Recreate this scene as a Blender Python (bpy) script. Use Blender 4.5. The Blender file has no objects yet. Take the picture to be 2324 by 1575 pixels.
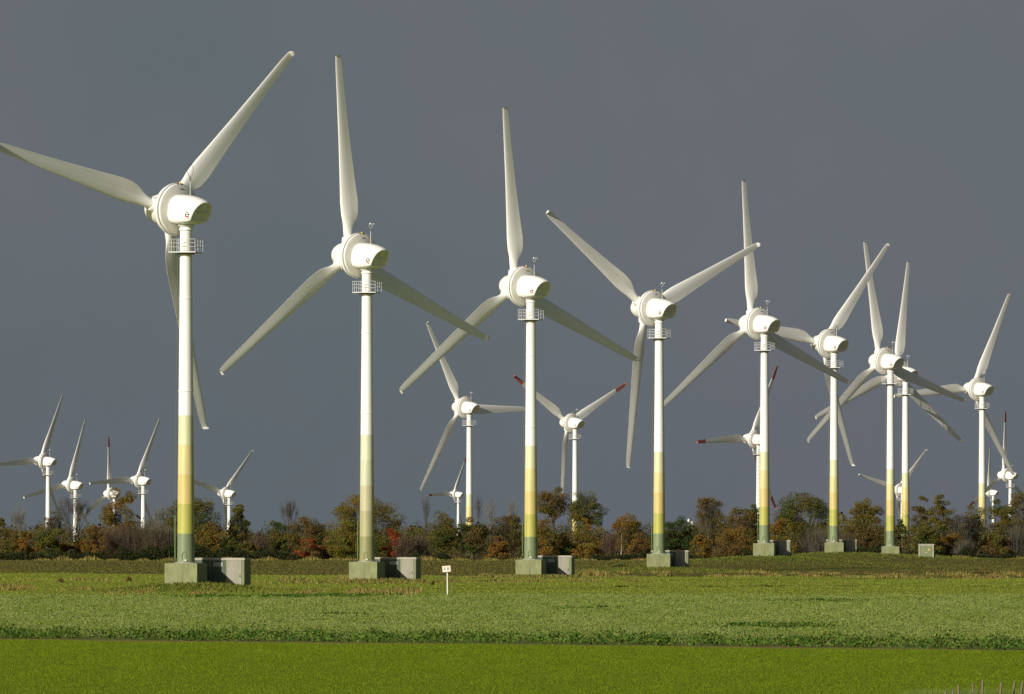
import bpy, math, random
import numpy as np
from mathutils import Vector, Matrix, noise
R = math.radians
C = bpy.context.scene.collection
sc = bpy.context.scene

# ---------------------------------------------------------------- camera
F = 16500.0      # focal length in units of 1/2324 of the picture width
CX, CY = 1162.0, 787.5
HZ = 1210.0      # horizon row
HC = 5.2         # eye height (m)
cam_d = bpy.data.cameras.new('camera')
cam = bpy.data.objects.new('camera', cam_d); C.objects.link(cam)
cam.location = (0, 0, HC)
cam.rotation_euler = (R(90), 0, 0)
cam_d.sensor_width = 36.0
cam_d.lens = 36.0 * F / 2324.0
cam_d.shift_y = (HZ - CY) / 2324.0
cam_d.clip_start = 1.0
cam_d.clip_end = 30000.0
sc.camera = cam

# ---------------------------------------------------------------- world + sun
SUN_A, SUN_E = 40.0, 20.0       # degrees left of "behind the camera", elevation
w = bpy.data.worlds.new('World'); sc.world = w; w.use_nodes = True
nt = w.node_tree; nt.nodes.clear()
N = nt.nodes.new; L = nt.links.new
out = N('ShaderNodeOutputWorld')
sky = N('ShaderNodeTexSky'); sky.sky_type = 'NISHITA'; sky.sun_disc = False
sky.sun_elevation = R(SUN_E); sky.sun_rotation = R(180 + SUN_A)
sky.air_density = 1.0; sky.dust_density = 1.5
bg_sky = N('ShaderNodeBackground'); bg_sky.inputs['Strength'].default_value = 0.05
L(sky.outputs[0], bg_sky.inputs['Color'])
tc = N('ShaderNodeTexCoord')
sep = N('ShaderNodeSeparateXYZ'); L(tc.outputs['Generated'], sep.inputs[0])
n1 = N('ShaderNodeTexNoise'); n1.inputs['Scale'].default_value = 14; n1.inputs['Detail'].default_value = 5
n1.inputs['Roughness'].default_value = 0.55
L(tc.outputs['Generated'], n1.inputs['Vector'])
r1 = N('ShaderNodeValToRGB'); L(n1.outputs['Fac'], r1.inputs['Fac'])
def lin(c):
    return tuple(((v/255.0)/12.92 if v/255.0 <= 0.04045 else ((v/255.0+0.055)/1.055)**2.4) for v in c) + (1.0,)
r1.color_ramp.elements[0].position = 0.32; r1.color_ramp.elements[0].color = lin((98, 107, 112))
r1.color_ramp.elements[1].position = 0.68; r1.color_ramp.elements[1].color = lin((107, 109, 117))
mr = N('ShaderNodeMapRange'); mr.inputs['From Min'].default_value = -0.005; mr.inputs['From Max'].default_value = 0.05
mr.interpolation_type = 'SMOOTHSTEP'
L(sep.outputs['Z'], mr.inputs['Value'])
low = N('ShaderNodeMix'); low.data_type = 'RGBA'; low.blend_type = 'MULTIPLY'; low.inputs['Factor'].default_value = 1.0
lowc = N('ShaderNodeMix'); lowc.data_type = 'RGBA'
lowc.inputs[6].default_value = (0.88, 0.92, 0.93, 1); lowc.inputs[7].default_value = (1, 1, 1, 1)
L(mr.outputs[0], lowc.inputs['Factor'])
L(r1.outputs['Color'], low.inputs[6]); L(lowc.outputs[2], low.inputs[7])
bg_st = N('ShaderNodeBackground'); bg_st.inputs['Strength'].default_value = 1.0
L(low.outputs[2], bg_st.inputs['Color'])
front = N('ShaderNodeMapRange'); front.interpolation_type = 'SMOOTHSTEP'
front.inputs['From Min'].default_value = -0.55; front.inputs['From Max'].default_value = 0.35
L(sep.outputs['Y'], front.inputs['Value'])
mixs = N('ShaderNodeMixShader')
L(front.outputs[0], mixs.inputs['Fac']); L(bg_sky.outputs[0], mixs.inputs[1]); L(bg_st.outputs[0], mixs.inputs[2])
L(mixs.outputs[0], out.inputs['Surface'])

sd = bpy.data.lights.new('sun', 'SUN'); sd.energy = 5.0; sd.angle = R(0.5); sd.color = (1.0, 0.94, 0.83)
sun = bpy.data.objects.new('sun', sd); C.objects.link(sun)
sdir = Vector((-math.sin(R(SUN_A))*math.cos(R(SUN_E)), -math.cos(R(SUN_A))*math.cos(R(SUN_E)), math.sin(R(SUN_E))))
sun.rotation_euler = sdir.to_track_quat('Z', 'Y').to_euler()
sun.location = (-200, -200, 200)
sc.view_settings.view_transform = 'Standard'; sc.view_settings.look = 'None'
sc.view_settings.exposure = 0.0; sc.view_settings.gamma = 1.0

# ---------------------------------------------------------------- materials
def mat(name, col, rough=0.6, var=0.0, vscale=1.0, col2=None, island=0.0, bump=0.0, spec=0.3, transl=0.0, hue=0.0, coord='Object', stretch=None):
    m = bpy.data.materials.new(name); m.use_nodes = True
    t = m.node_tree; b = t.nodes['Principled BSDF']
    b.inputs['Roughness'].default_value = rough
    b.inputs['Specular IOR Level'].default_value = spec
    base = None
    rgb = t.nodes.new('ShaderNodeRGB'); rgb.outputs[0].default_value = (*col[:3], 1); base = rgb.outputs[0]
    if col2 is not None:
        tcn = t.nodes.new('ShaderNodeNewGeometry') if coord == 'World' else t.nodes.new('ShaderNodeTexCoord')
        vec = tcn.outputs['Position'] if coord == 'World' else tcn.outputs['Object']
        if stretch:
            mp = t.nodes.new('ShaderNodeMapping'); mp.inputs['Scale'].default_value = stretch
            t.links.new(vec, mp.inputs['Vector']); vec = mp.outputs[0]
        nz = t.nodes.new('ShaderNodeTexNoise'); nz.inputs['Scale'].default_value = vscale
        nz.inputs['Detail'].default_value = 6; nz.inputs['Roughness'].default_value = 0.6
        t.links.new(vec, nz.inputs['Vector'])
        rp = t.nodes.new('ShaderNodeMapRange'); rp.inputs['From Min'].default_value = 0.36; rp.inputs['From Max'].default_value = 0.64
        t.links.new(nz.outputs['Fac'], rp.inputs['Value'])
        mx = t.nodes.new('ShaderNodeMix'); mx.data_type = 'RGBA'
        t.links.new(rp.outputs[0], mx.inputs['Factor']); t.links.new(base, mx.inputs[6])
        mx.inputs[7].default_value = (*col2[:3], 1); base = mx.outputs[2]
        if bump:
            bp = t.nodes.new('ShaderNodeBump'); bp.inputs['Strength'].default_value = bump; bp.inputs['Distance'].default_value = 0.1
            t.links.new(nz.outputs['Fac'], bp.inputs['Height']); t.links.new(bp.outputs[0], b.inputs['Normal'])
    if island or hue:
        g = t.nodes.new('ShaderNodeNewGeometry')
        hs = t.nodes.new('ShaderNodeHueSaturation')
        a = t.nodes.new('ShaderNodeMapRange'); a.inputs['To Min'].default_value = 1 - island; a.inputs['To Max'].default_value = 1 + island
        t.links.new(g.outputs['Random Per Island'], a.inputs['Value']); t.links.new(a.outputs[0], hs.inputs['Value'])
        if hue:
            ml = t.nodes.new('ShaderNodeMath'); ml.operation = 'MULTIPLY'; ml.inputs[1].default_value = 7.31
            fr = t.nodes.new('ShaderNodeMath'); fr.operation = 'FRACT'
            h = t.nodes.new('ShaderNodeMapRange'); h.inputs['To Min'].default_value = 0.5 - hue; h.inputs['To Max'].default_value = 0.5 + hue
            t.links.new(g.outputs['Random Per Island'], ml.inputs[0]); t.links.new(ml.outputs[0], fr.inputs[0])
            t.links.new(fr.outputs[0], h.inputs['Value']); t.links.new(h.outputs[0], hs.inputs['Hue'])
        t.links.new(base, hs.inputs['Color']); base = hs.outputs[0]
    t.links.new(base, b.inputs['Base Color'])
    if transl:
        tr = t.nodes.new('ShaderNodeBsdfTranslucent'); t.links.new(base, tr.inputs['Color'])
        ms = t.nodes.new('ShaderNodeMixShader'); ms.inputs[0].default_value = transl
        o = t.nodes['Material Output']
        t.links.new(b.outputs[0], ms.inputs[1]); t.links.new(tr.outputs[0], ms.inputs[2]); t.links.new(ms.outputs[0], o.inputs['Surface'])
    return m
def sl(c, k=1.0):     # sunlit picture colour -> albedo
    return tuple(min(0.9, v*k) for v in lin(c)[:3])

M = {}
M['white'] = mat('white_paint', (0.84, 0.84, 0.80), 0.4, col2=(0.75, 0.74, 0.69), vscale=1.3, stretch=(2.2, 2.2, .13))
M['white_dirty'] = mat('weathered_white', (0.78, 0.77, 0.72), 0.5, col2=(0.66, 0.65, 0.60), vscale=1.2)
M['ringface'] = mat('generator_casing', (0.74, 0.72, 0.66), 0.5, col2=(0.66, 0.64, 0.58), vscale=1.5)
M['dark'] = mat('dark_gap', (0.03, 0.03, 0.03), 0.7)
M['vent'] = mat('vent_grille', (0.80, 0.81, 0.77), 0.6, col2=(0.66, 0.68, 0.64), vscale=2)
M['black'] = mat('black_mark', (0.03, 0.03, 0.035), 0.5)
M['red'] = mat('red_mark', (0.45, 0.05, 0.04), 0.5)
M['redtip'] = mat('red_blade_tip', (0.42, 0.13, 0.12), 0.5)
M['yellow'] = mat('yellow_lamp', (0.7, 0.45, 0.05), 0.4)
M['galv'] = mat('galvanised_steel', (0.62, 0.63, 0.62), 0.45, col2=(0.5, 0.51, 0.5), vscale=2)
M['steel'] = mat('dark_steel', (0.13, 0.13, 0.12), 0.5)
M['concrete'] = mat('painted_concrete', sl((148, 152, 110), 0.85), 0.8, col2=sl((126, 132, 92), 0.8), vscale=1.6, bump=0.2, stretch=(1.6, 1.6, .45))
M['concrete_top'] = mat('bare_concrete', (0.34, 0.33, 0.29), 0.85, col2=(0.24, 0.24, 0.21), vscale=2)
M['kiosk'] = mat('green_grey_kiosk', sl((132, 140, 100), 0.8), 0.6, col2=sl((120, 130, 92), 0.8), vscale=0.8)
M['kiosk_door'] = mat('beige_grey_door', sl((174, 170, 150), 0.72), 0.55, col2=sl((160, 158, 138), 0.66), vscale=1.5, stretch=(1, 1, .2))
M['kiosk_shaded'] = mat('shaded_green_door', (0.075, 0.10, 0.065), 0.6, col2=(0.06, 0.085, 0.055), vscale=0.8)  # green doors, with the shade of block and tower put into the colour
M['kiosk_cap'] = mat('kiosk_roof', sl((182, 176, 158), 0.9), 0.6, col2=sl((160, 155, 138), 0.85), vscale=1.4)
M['guard'] = mat('green_climb_guard', sl((120, 142, 84), 0.62), 0.55)
BANDS_A = [(238, 240, 196), (240, 228, 164), (234, 214, 138), (202, 200, 104), (142, 156, 116)]
BANDS_B = [(238, 240, 208), (226, 228, 196), (214, 208, 168), (194, 190, 144), (162, 162, 112)]
def bandmats(cols, nm):
    return [mat(nm+str(i), sl(c, 0.75), 0.45, col2=sl(c, 0.64), vscale=1.3, stretch=(2.2, 2.2, .16)) for i, c in enumerate(cols)]
MB_A = bandmats(BANDS_A, 'tower_band_'); MB_B = bandmats(BANDS_B, 'pale_tower_band_')

# ---------------------------------------------------------------- mesh builder
class MB:
    def __init__(s): s.v = []; s.f = []; s.m = []; s.sm = []
    def add(s, vs, fs, m=0, smooth=False):
        o = len(s.v); s.v.extend([tuple(p) for p in vs])
        for f in fs: s.f.append(tuple(i+o for i in f)); s.m.append(m); s.sm.append(smooth)
    def box(s, c, d, m=0, M4=None):
        x, y, z = c; a, b, e = d[0]/2, d[1]/2, d[2]/2
        vs = [(x+i*a, y+j*b, z+k*e) for i in (-1, 1) for j in (-1, 1) for k in (-1, 1)]
        if M4 is not None: vs = [M4 @ Vector(p) for p in vs]
        s.add(vs, [(0,1,3,2),(4,6,7,5),(0,4,5,1),(2,3,7,6),(0,2,6,4),(1,5,7,3)], m)
    def bar(s, p, q, r, m=0, n=6, r2=None, smooth=True):
        p, q = Vector(p), Vector(q); d = q-p
        if d.length < 1e-6: return
        u = d.normalized(); a = u.orthogonal().normalized(); b = u.cross(a); r2 = r if r2 is None else r2
        vs = []
        for c, rr in ((p, r), (q, r2)):
            for i in range(n):
                t = 2*math.pi*i/n; vs.append(c + (a*math.cos(t)+b*math.sin(t))*rr)
        fs = [(i, (i+1) % n, n+(i+1) % n, n+i) for i in range(n)]
        s.add(vs, fs, m, smooth)
        s.add(vs[:n], [tuple(reversed(range(n)))], m); s.add(vs[n:], [tuple(range(n))], m)
    def rev(s, prof, n=48, axis='Z', mats=None, smooth=True):
        # profile of (axial, radius); each segment has its own verts -> crisp edges when needed
        for k in range(len(prof)-1):
            (a0, r0), (a1, r1) = prof[k], prof[k+1]
            vs = []
            for a, r in ((a0, r0), (a1, r1)):
                for i in range(n):
                    t = 2*math.pi*i/n
                    vs.append((r*math.cos(t), r*math.sin(t), a) if axis == 'Z' else (a, r*math.cos(t), r*math.sin(t)))
            s.add(vs, [(i, (i+1) % n, n+(i+1) % n, n+i) for i in range(n)], mats[k] if mats else 0, smooth)
    def mesh(s, name, mats, merge=False):
        me = bpy.data.meshes.new(name); me.from_pydata(s.v, [], s.f); me.update()
        for m in mats: me.materials.append(m)
        me.polygons.foreach_set('material_index', s.m); me.polygons.foreach_set('use_smooth', s.sm)
        if merge:
            import bmesh
            bm = bmesh.new(); bm.from_mesh(me); bmesh.ops.remove_doubles(bm, verts=bm.verts, dist=1e-4)
            bmesh.ops.recalc_face_normals(bm, faces=bm.faces)
            for e in bm.edges:
                if len(e.link_faces) == 2 and e.calc_face_angle(0) > R(35): e.smooth = False
            bm.to_mesh(me); bm.free()
        return me
def link(name, me, parent=None, loc=(0,0,0), rot=None, mtx=None, scale=None):
    o = bpy.data.objects.new(name, me); C.objects.link(o)
    o.parent = parent
    if mtx is not None: o.matrix_local = mtx
    else:
        o.location = loc
        if rot: o.rotation_euler = rot
        if scale: o.scale = scale
    return o
def tag(o, label=None, cat=None, group=None, kind=None):
    if label: o['label'] = label
    if cat: o['category'] = cat
    if group: o['group'] = group
    if kind: o['kind'] = kind
    return o
def empty(name, loc, label, cat, group=None, rz=0):
    o = bpy.data.objects.new(name, None); C.objects.link(o); o.location = loc; o.rotation_euler = (0, 0, rz)
    o.empty_display_size = 1.0
    return tag(o, label, cat, group)
def npmesh(name, verts, nper, mats, midx=None):
    """verts: (n*nper,3) array of separate polygons with nper corners each"""
    nv = len(verts); nf = nv//nper
    me = bpy.data.meshes.new(name)
    me.vertices.add(nv); me.vertices.foreach_set('co', np.asarray(verts, dtype=np.float32).ravel())
    me.loops.add(nv); me.loops.foreach_set('vertex_index', np.arange(nv, dtype=np.int32))
    me.polygons.add(nf); me.polygons.foreach_set('loop_start', np.arange(0, nv, nper, dtype=np.int32))
    for m in mats: me.materials.append(m)
    if midx is not None: me.polygons.foreach_set('material_index', np.asarray(midx, dtype=np.int32))
    me.update(); me.validate()
    return me

# ---------------------------------------------------------------- terrain
def P(xd, s):   # world X, Y for a picture column and a scale (units per metre)
    return (xd-CX)/s, F/s
# x tower, scale, z of tower foot, blade angle, yaw, block rotation, kiosk(u_left,u_right)
TUR = [
 (422, 25.25, None, 1278, 46, 40, 15, (-0.5, 4.55), 'A'),
 (833, 21.72, None, 1275, 97, 40, 15, (-0.5, 4.45), 'B'),
 (1205, 19.44, None, 1270, 97, 40, 11.5, (-0.7, 4.25), 'A'),
 (1496, 17.40, None, 1257, 25, 40, 5, (-1.3, 3.65), 'A'),
 (1735, 15.60, None, 1233, 97, 41, 7, (-1.35, 3.55), 'A'),
 (1893, 14.10, None, 1231, 51, 41, 3, (-1.35, 3.65), 'A'),
 (2021, 13.20, None, 1240, 102, 41, 4, None, 'A'),
 (2055, 12.20, None, 1235, 84, 41, 4, None, 'A'),
 (2229, 11.40, None, 1248, 65, 42, 4, None, 'A'),
]
BLK = 1.85
BUMPS = []
for t, amp, sg in zip(TUR, (0.72, 0.42, 0.36, 0.60, 1.5, 1.3, 1.0, 1.1, 0.1), (3.2, 3.6, 3.2, 5, 8, 7, 8, 6, 5)):
    x, y = P(t[0], t[1]); BUMPS.append((x+0.6, y, amp, sg))
BUMPS += [(26, 905, 0.22, 6), (31, 1000, 0.7, 14), (70, 1180, 0.5, 18)]
def sstep(a, b, v):   # smooth step, also for a > b
    t = np.clip((v-a)/(b-a), 0, 1); return t*t*(3-2*t)
def g(x, y):
    x = np.asarray(x, dtype=float); y = np.asarray(y, dtype=float)
    z = 0.5*sstep(860, 1180, y)
    z = z + 0.05*np.sin(x*0.11+1.3)*np.sin(y*0.035)*sstep(560, 700, y) + 0.03*np.sin(x*0.31+y*0.07)*sstep(600, 700, y)
    for bx, by, a, s in BUMPS:
        z = z + a*np.exp(-((x-bx)**2/(2*(s*1.25)**2)+(y-by)**2/(2*(s*1.5)**2)))
    return z
def wob(x, k, a): return a*(np.sin(x*0.13*k+k)+0.6*np.sin(x*0.37*k+2*k)+0.4*np.sin(x*0.9*k+3*k))
def b1(x): return 341 - 0.728*np.clip(x, -60, 60) + wob(x, 1.0, 0.5)
def b0(x): return b1(x) - 3.2 + wob(x, 1.7, 1.3) + 0.03*np.clip(x, -60, 60)
def b2(x): return 583 + wob(x, 0.7, 2.0)
def b3(x): return 884 - 0.74*np.clip(x, -90, 90) + wob(x, 0.6, 2.0)
def b4(x): return 1262 + wob(x, 0.5, 1.5)
xs = np.unique(np.concatenate([np.array([-6000, -3000, -1500, -900, -600, -420, -300, -230]), np.arange(-180, 180.1, 1.5), np.array([230, 300, 420, 600, 900, 1500, 3000, 6000])]))
def strip(name, lo, hi, step, m, label=None):
    a = np.array([float(lo(x)) for x in xs]); b = np.array([float(hi(x)) for x in xs])
    n = max(2, int(np.max(b-a)/step)+1)
    t = np.linspace(0, 1, n)
    Yg = a[None, :] + (b-a)[None, :]*t[:, None]; Xg = np.repeat(xs[None, :], n, 0)
    Z = g(Xg, Yg)
    V = np.stack([Xg, Yg, Z], -1).reshape(-1, 3)
    nx = len(xs); F_ = []
    i = np.arange((n-1)*(nx-1)); r, c = i//(nx-1), i % (nx-1)
    q = np.stack([r*nx+c, r*nx+c+1, (r+1)*nx+c+1, (r+1)*nx+c], 1)
    me = bpy.data.meshes.new(name); me.vertices.add(len(V)); me.vertices.foreach_set('co', V.ravel())
    me.loops.add(q.size); me.loops.foreach_set('vertex_index', q.ravel().astype(np.int32))
    me.polygons.add(len(q)); me.polygons.foreach_set('loop_start', np.arange(0, q.size, 4, dtype=np.int32))
    me.materials.append(m); me.update(); me.validate()
    me.polygons.foreach_set('use_smooth', [True]*len(q))
    return tag(link(name, me), kind='structure')
M['g_meadow'] = mat('meadow_ground', (0.115, 0.155, 0.012), 0.9, col2=(0.13, 0.175, 0.016), vscale=0.25, coord='World', bump=0.3, spec=0.0)
M['g_soil'] = mat('bare_soil', (0.23, 0.155, 0.07), 0.95, col2=(0.17, 0.15, 0.04), vscale=1.2, coord='World', bump=0.4, spec=0.0)
M['g_crop'] = mat('crop_ground', (0.10, 0.13, 0.03), 0.95, col2=(0.14, 0.16, 0.05), vscale=0.5, coord='World', spec=0.0)
M['g_far'] = mat('far_meadow_ground', (0.17, 0.20, 0.03), 0.9, col2=(0.20, 0.235, 0.035), vscale=0.06, coord='World', bump=0.3, spec=0.0)
M['g_stub'] = mat('stubble_ground', (0.095, 0.105, 0.026), 0.95, col2=(0.115, 0.09, 0.034), vscale=0.035, coord='World', bump=0.4, spec=0.0)
M['g_base'] = mat('rough_ground', (0.12, 0.12, 0.04), 0.95, col2=(0.15, 0.13, 0.05), vscale=0.05, coord='World', spec=0.0)
strip('near_meadow', lambda x: -300, b0, 8, M['g_meadow'])
strip('soil_strip', b0, b1, 2, M['g_soil'])
strip('crop_ground', b1, b2, 8, M['g_crop'])
strip('far_meadow', b2, b3, 2.2, M['g_far'])
strip('stubble_field', b3, b4, 2.2, M['g_stub'])
strip('ground', b4, lambda x: 1500, 4, M['g_base'])
strip('distant_ground', lambda x: 1500, lambda x: 14000, 500, M['g_base'])

# ---------------------------------------------------------------- ground cover (stuff)
rng = np.random.default_rng(7)
def scatter(n, x0, x1, y0, y1, clip=None):
    x = rng.uniform(x0, x1, n); y = rng.uniform(y0, y1, n)
    if clip is not None:
        k = clip(x, y); x, y = x[k], y[k]
    return x, y
def blades(x, y, h, wd, lean=0.3, z0=-0.01):
    n = len(x); z = g(x, y)+z0
    a = rng.uniform(0, 2*np.pi, n); l = rng.uniform(0, lean, n)*h; b = rng.uniform(0, 2*np.pi, n)
    ca, sa = np.cos(a)*wd/2, np.sin(a)*wd/2
    v = np.empty((n, 3, 3))
    v[:, 0] = np.stack([x-ca, y-sa, z], 1); v[:, 1] = np.stack([x+ca, y+sa, z], 1)
    v[:, 2] = np.stack([x+np.cos(b)*l, y+np.sin(b)*l, z+h], 1)
    return v.reshape(-1, 3)
def leaves(x, y, z, sz, asp=2.0):
    n = len(x)
    d = rng.normal(size=(n, 3)); d /= np.linalg.norm(d, axis=1)[:, None]
    e = rng.normal(size=(n, 3)); e -= (e*d).sum(1)[:, None]*d; e /= np.linalg.norm(e, axis=1)[:, None]
    c = np.stack([x, y, z], 1); sz = np.broadcast_to(sz, (n,))[:, None]
    v = np.empty((n, 4, 3))
    v[:, 0] = c-d*sz*0.5*asp; v[:, 1] = c-e*sz*0.5; v[:, 2] = c+d*sz*0.5*asp; v[:, 3] = c+e*sz*0.5
    return v.reshape(-1, 3)

M['grass'] = mat('short_grass', (0.192, 0.27, 0.016), 0.75, col2=(0.162, 0.236, 0.013), vscale=1.1, island=0.06, hue=0.008, transl=0.25, coord='World', stretch=(.6, 0.07, 1), spec=0.0)
x, y = scatter(620000, -38, 38, 215, 372, lambda x, y: (y < b0(x)+1.2*rng.uniform(-1, 1, len(x))) & (np.abs(x) < 0.078*y+5))
hn = np.array([noise.noise((a*.9, b*.12, .3)) for a, b in zip(x, y)])
h = 0.055*rng.uniform(0.6, 1.2, len(x))*(1+.25*hn)
tag(link('short_grass', npmesh('short_grass', blades(x, y, h, 0.018*rng.uniform(.6, 1.5, len(x)), 0.5), 3, [M['grass']])),
    'smooth bright green short grass filling the foreground field', 'grass', kind='stuff')

M['crop'] = mat('pale_crop', (0.255, 0.305, 0.088), 0.75, col2=(0.19, 0.245, 0.046), vscale=0.5, stretch=(1, .12, 1), island=0.13, hue=0.012, transl=0.25, coord='World', spec=0.0)
M['cropdark'] = mat('broad_leaf_crop', (0.035, 0.085, 0.014), 0.6, col2=(0.12, 0.18, 0.028), vscale=0.8, island=0.5, hue=0.03, transl=0.2, coord='World', spec=0.0)
inF = lambda x, y: (y > b1(x)) & (y < b2(x)+3) & (np.abs(x) < 0.078*y+6)
x, y = scatter(1150000, -52, 52, 295, 590, inF)
edge = np.clip((y-b1(x))/22, 0, 1)
keep = rng.uniform(0, 1, len(x)) < (0.25+0.75*edge)*np.clip((b2(x)+3-y)/45+.06, 0, 1); x, y, edge = x[keep], y[keep], edge[keep]
cn = np.array([noise.noise((a*.45, b*.06, 9.1)) for a, b in zip(x, y)])
top = (0.24+0.14*edge)*(1+.45*cn)
zc_ = g(x, y)+top*(1-rng.uniform(0, 1, len(x))**2*.8)
va = leaves(x, y, zc_, rng.uniform(.03, .06, len(x))*(0.22+y/600), 2.2)
tag(link('tall_crop', npmesh('tall_crop', va, 4, [M['crop']])),
    'taller pale green catch crop growing in a wide band across the field', 'crop', kind='stuff')
x, y = scatter(330000, -42, 42, 295, 400, lambda x, y: (y > b1(x)-1.3+1.2*np.sin(x*2.1)*np.sin(x*.73)) & (y < b1(x)+18) & (np.abs(x) < 0.078*y+6))
e = np.clip((y-b1(x))/18, 0, 1)
keep = rng.uniform(0, 1, len(x)) < (1-e)**1.5; x, y, e = x[keep], y[keep], e[keep]
clump = np.array([noise.noise((a*0.7, b*0.25, 3.1)) for a, b in zip(x, y)])
keep = clump > -0.12-0.5*(e > 0.35)*rng.uniform(0, 1, len(x)); x, y, clump = x[keep], y[keep], clump[keep]
z = g(x, y)+rng.uniform(0.0, 1, len(x))**0.8*(0.36+0.55*clump)
for (px_, py_, sx_, sy_, np_) in ((-20, 556, 3.4, 3.0, 5200), (-13, 566, 3.0, 2.5, 2500), (13.9, 381, 1.6, 3.0, 2600), (5, 470, 1.2, 3, 900), (-10, 430, 1.0, 3, 700), (22, 520, 2.2, 4, 1500)):
    xa = px_+rng.normal(size=np_)*sx_; ya = py_+rng.normal(size=np_)*sy_; ck = np.array([noise.noise((a*1.3, b*.5, 8.8)) for a, b in zip(xa, ya)]) > -.05
    x = np.concatenate([x, xa[ck]]); y = np.concatenate([y, ya[ck]]); z = np.concatenate([z, g(xa[ck], ya[ck])+rng.uniform(.15, .52, ck.sum())])
tag(link('crop_edge_leaves', npmesh('crop_edge_leaves', leaves(x, y, z, rng.uniform(0.06, 0.13, len(x)), 1.6), 4, [M['cropdark']])),
    'dark broad leaved plants along the front edge of the pale crop', 'crop', kind='stuff')

M['fargrass'] = mat('far_grass', (0.235, 0.28, 0.045), 0.8, col2=(0.20, 0.235, 0.038), vscale=0.05, island=0.15, transl=0.2, coord='World', spec=0.0)
x, y = scatter(90000, -80, 80, 575, 960, lambda x, y: (y > b2(x)) & (y < b3(x)-1) & (np.abs(x) < 0.078*y+6))
tag(link('meadow_grass', npmesh('meadow_grass', blades(x, y, 0.09*rng.uniform(.5, 1.2, len(x)), 0.12, 0.4), 3, [M['fargrass']])),
    'bright green grass of the meadow behind the crop band', 'grass', kind='stuff')
M['stub'] = mat('stubble', (0.108, 0.118, 0.026), 0.85, col2=(0.125, 0.096, 0.032), vscale=0.03, island=0.35, hue=0.02, transl=0.15, coord='World', spec=0.0)
x, y = scatter(120000, -115, 115, 770, 1275, lambda x, y: (y > b3(x)) & (y < b4(x)+6) & (np.abs(x) < 0.078*y+6))
tag(link('stubble', npmesh('stubble', blades(x, y, 0.13*rng.uniform(.3, 1.5, len(x)), 0.16, 0.5), 3, [M['stub']])),
    'brownish olive stubble and weeds on the rising field below the hedge', 'stubble', kind='stuff')
# rough weeds: on the mounds, along the drain lines
M['weed'] = mat('rough_weeds', (0.19, 0.20, 0.045), 0.85, col2=(0.24, 0.16, 0.06), vscale=0.35, island=0.4, hue=0.03, transl=0.2, coord='World', spec=0.0)
M['weedgreen'] = mat('mound_grass', (0.105, 0.145, 0.02), 0.85, col2=(0.14, 0.145, 0.035), vscale=0.3, island=0.35, hue=0.02, transl=0.2, coord='World', spec=0.0)
VX = []; VG = []
for k, (bx, by, a, s) in enumerate(BUMPS[:7]):
    n = int(2600*(s/3.5)**1.4*(0.45 if k > 3 else 1))
    x = bx+rng.normal(size=n)*s*1.35; y = by-1.2+rng.normal(size=n)*s*1.5
    (VX if k in (1, 2) else VG).append(blades(x, y, 0.24*rng.uniform(.3, 1.3, n), 0.14, 0.5))
    m2 = n//2
    x = bx+rng.normal(size=m2)*s*1.2; y = by-1.2+rng.normal(size=m2)*s*1.4
    VG.append(blades(x, y, 0.22*rng.uniform(.3, 1.3, m2), 0.14, 0.5))
def weedline(y0f, x0, x1, n, h, wy, dens=1.0):
    x = rng.uniform(x0, x1, n); y = y0f(x)+rng.normal(size=n)*wy
    c = np.array([noise.noise((a*0.35, 7.7, y0f(0)*0.01)) for a in x])
    k = c > -0.05+0.1*rng.normal(size=n); x, y, c = x[k], y[k], c[k]
    return blades(x, y, h*(0.4+1.6*np.clip(c+.1, 0, 1))*rng.uniform(.5, 1.2, len(x)), 0.16, 0.5)
VX.append(weedline(lambda x: 800+0*x, -64, -4, 5000, 0.55, 3))
VX.append(weedline(lambda x: 668-0.1*x, -52, -14, 6500, 0.42, 8))
VX.append(weedline(lambda x: 775+0*x, -14, 16, 2200, 0.40, 3))
VX.append(weedline(lambda x: 640+0.0*x, -36, -8, 3500, 0.32, 14))
VX.append(weedline(lambda x: b3(x)+2, -4, 70, 9000, 0.45, 3))
VX.append(weedline(lambda x: b3(x)+60, 5, 80, 5000, 0.35, 10))
VG.append(weedline(lambda x: 700+.15*x, 10, 60, 3500, 0.16, 1.2))
VX.append(weedline(lambda x: 1255+0*x, -100, 100, 9000, 0.55, 5))
tag(link('rough_weeds', npmesh('rough_weeds', np.concatenate(VX), 3, [M['weed']])),
    'reddish brown tufts of rough weeds on the mounds and field edges', 'weeds', kind='stuff')
tag(link('mound_grass', npmesh('mound_grass', np.concatenate(VG), 3, [M['weedgreen']])),
    'tufty green grass growing on the mounds around the turbine feet', 'grass', kind='stuff')

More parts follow.
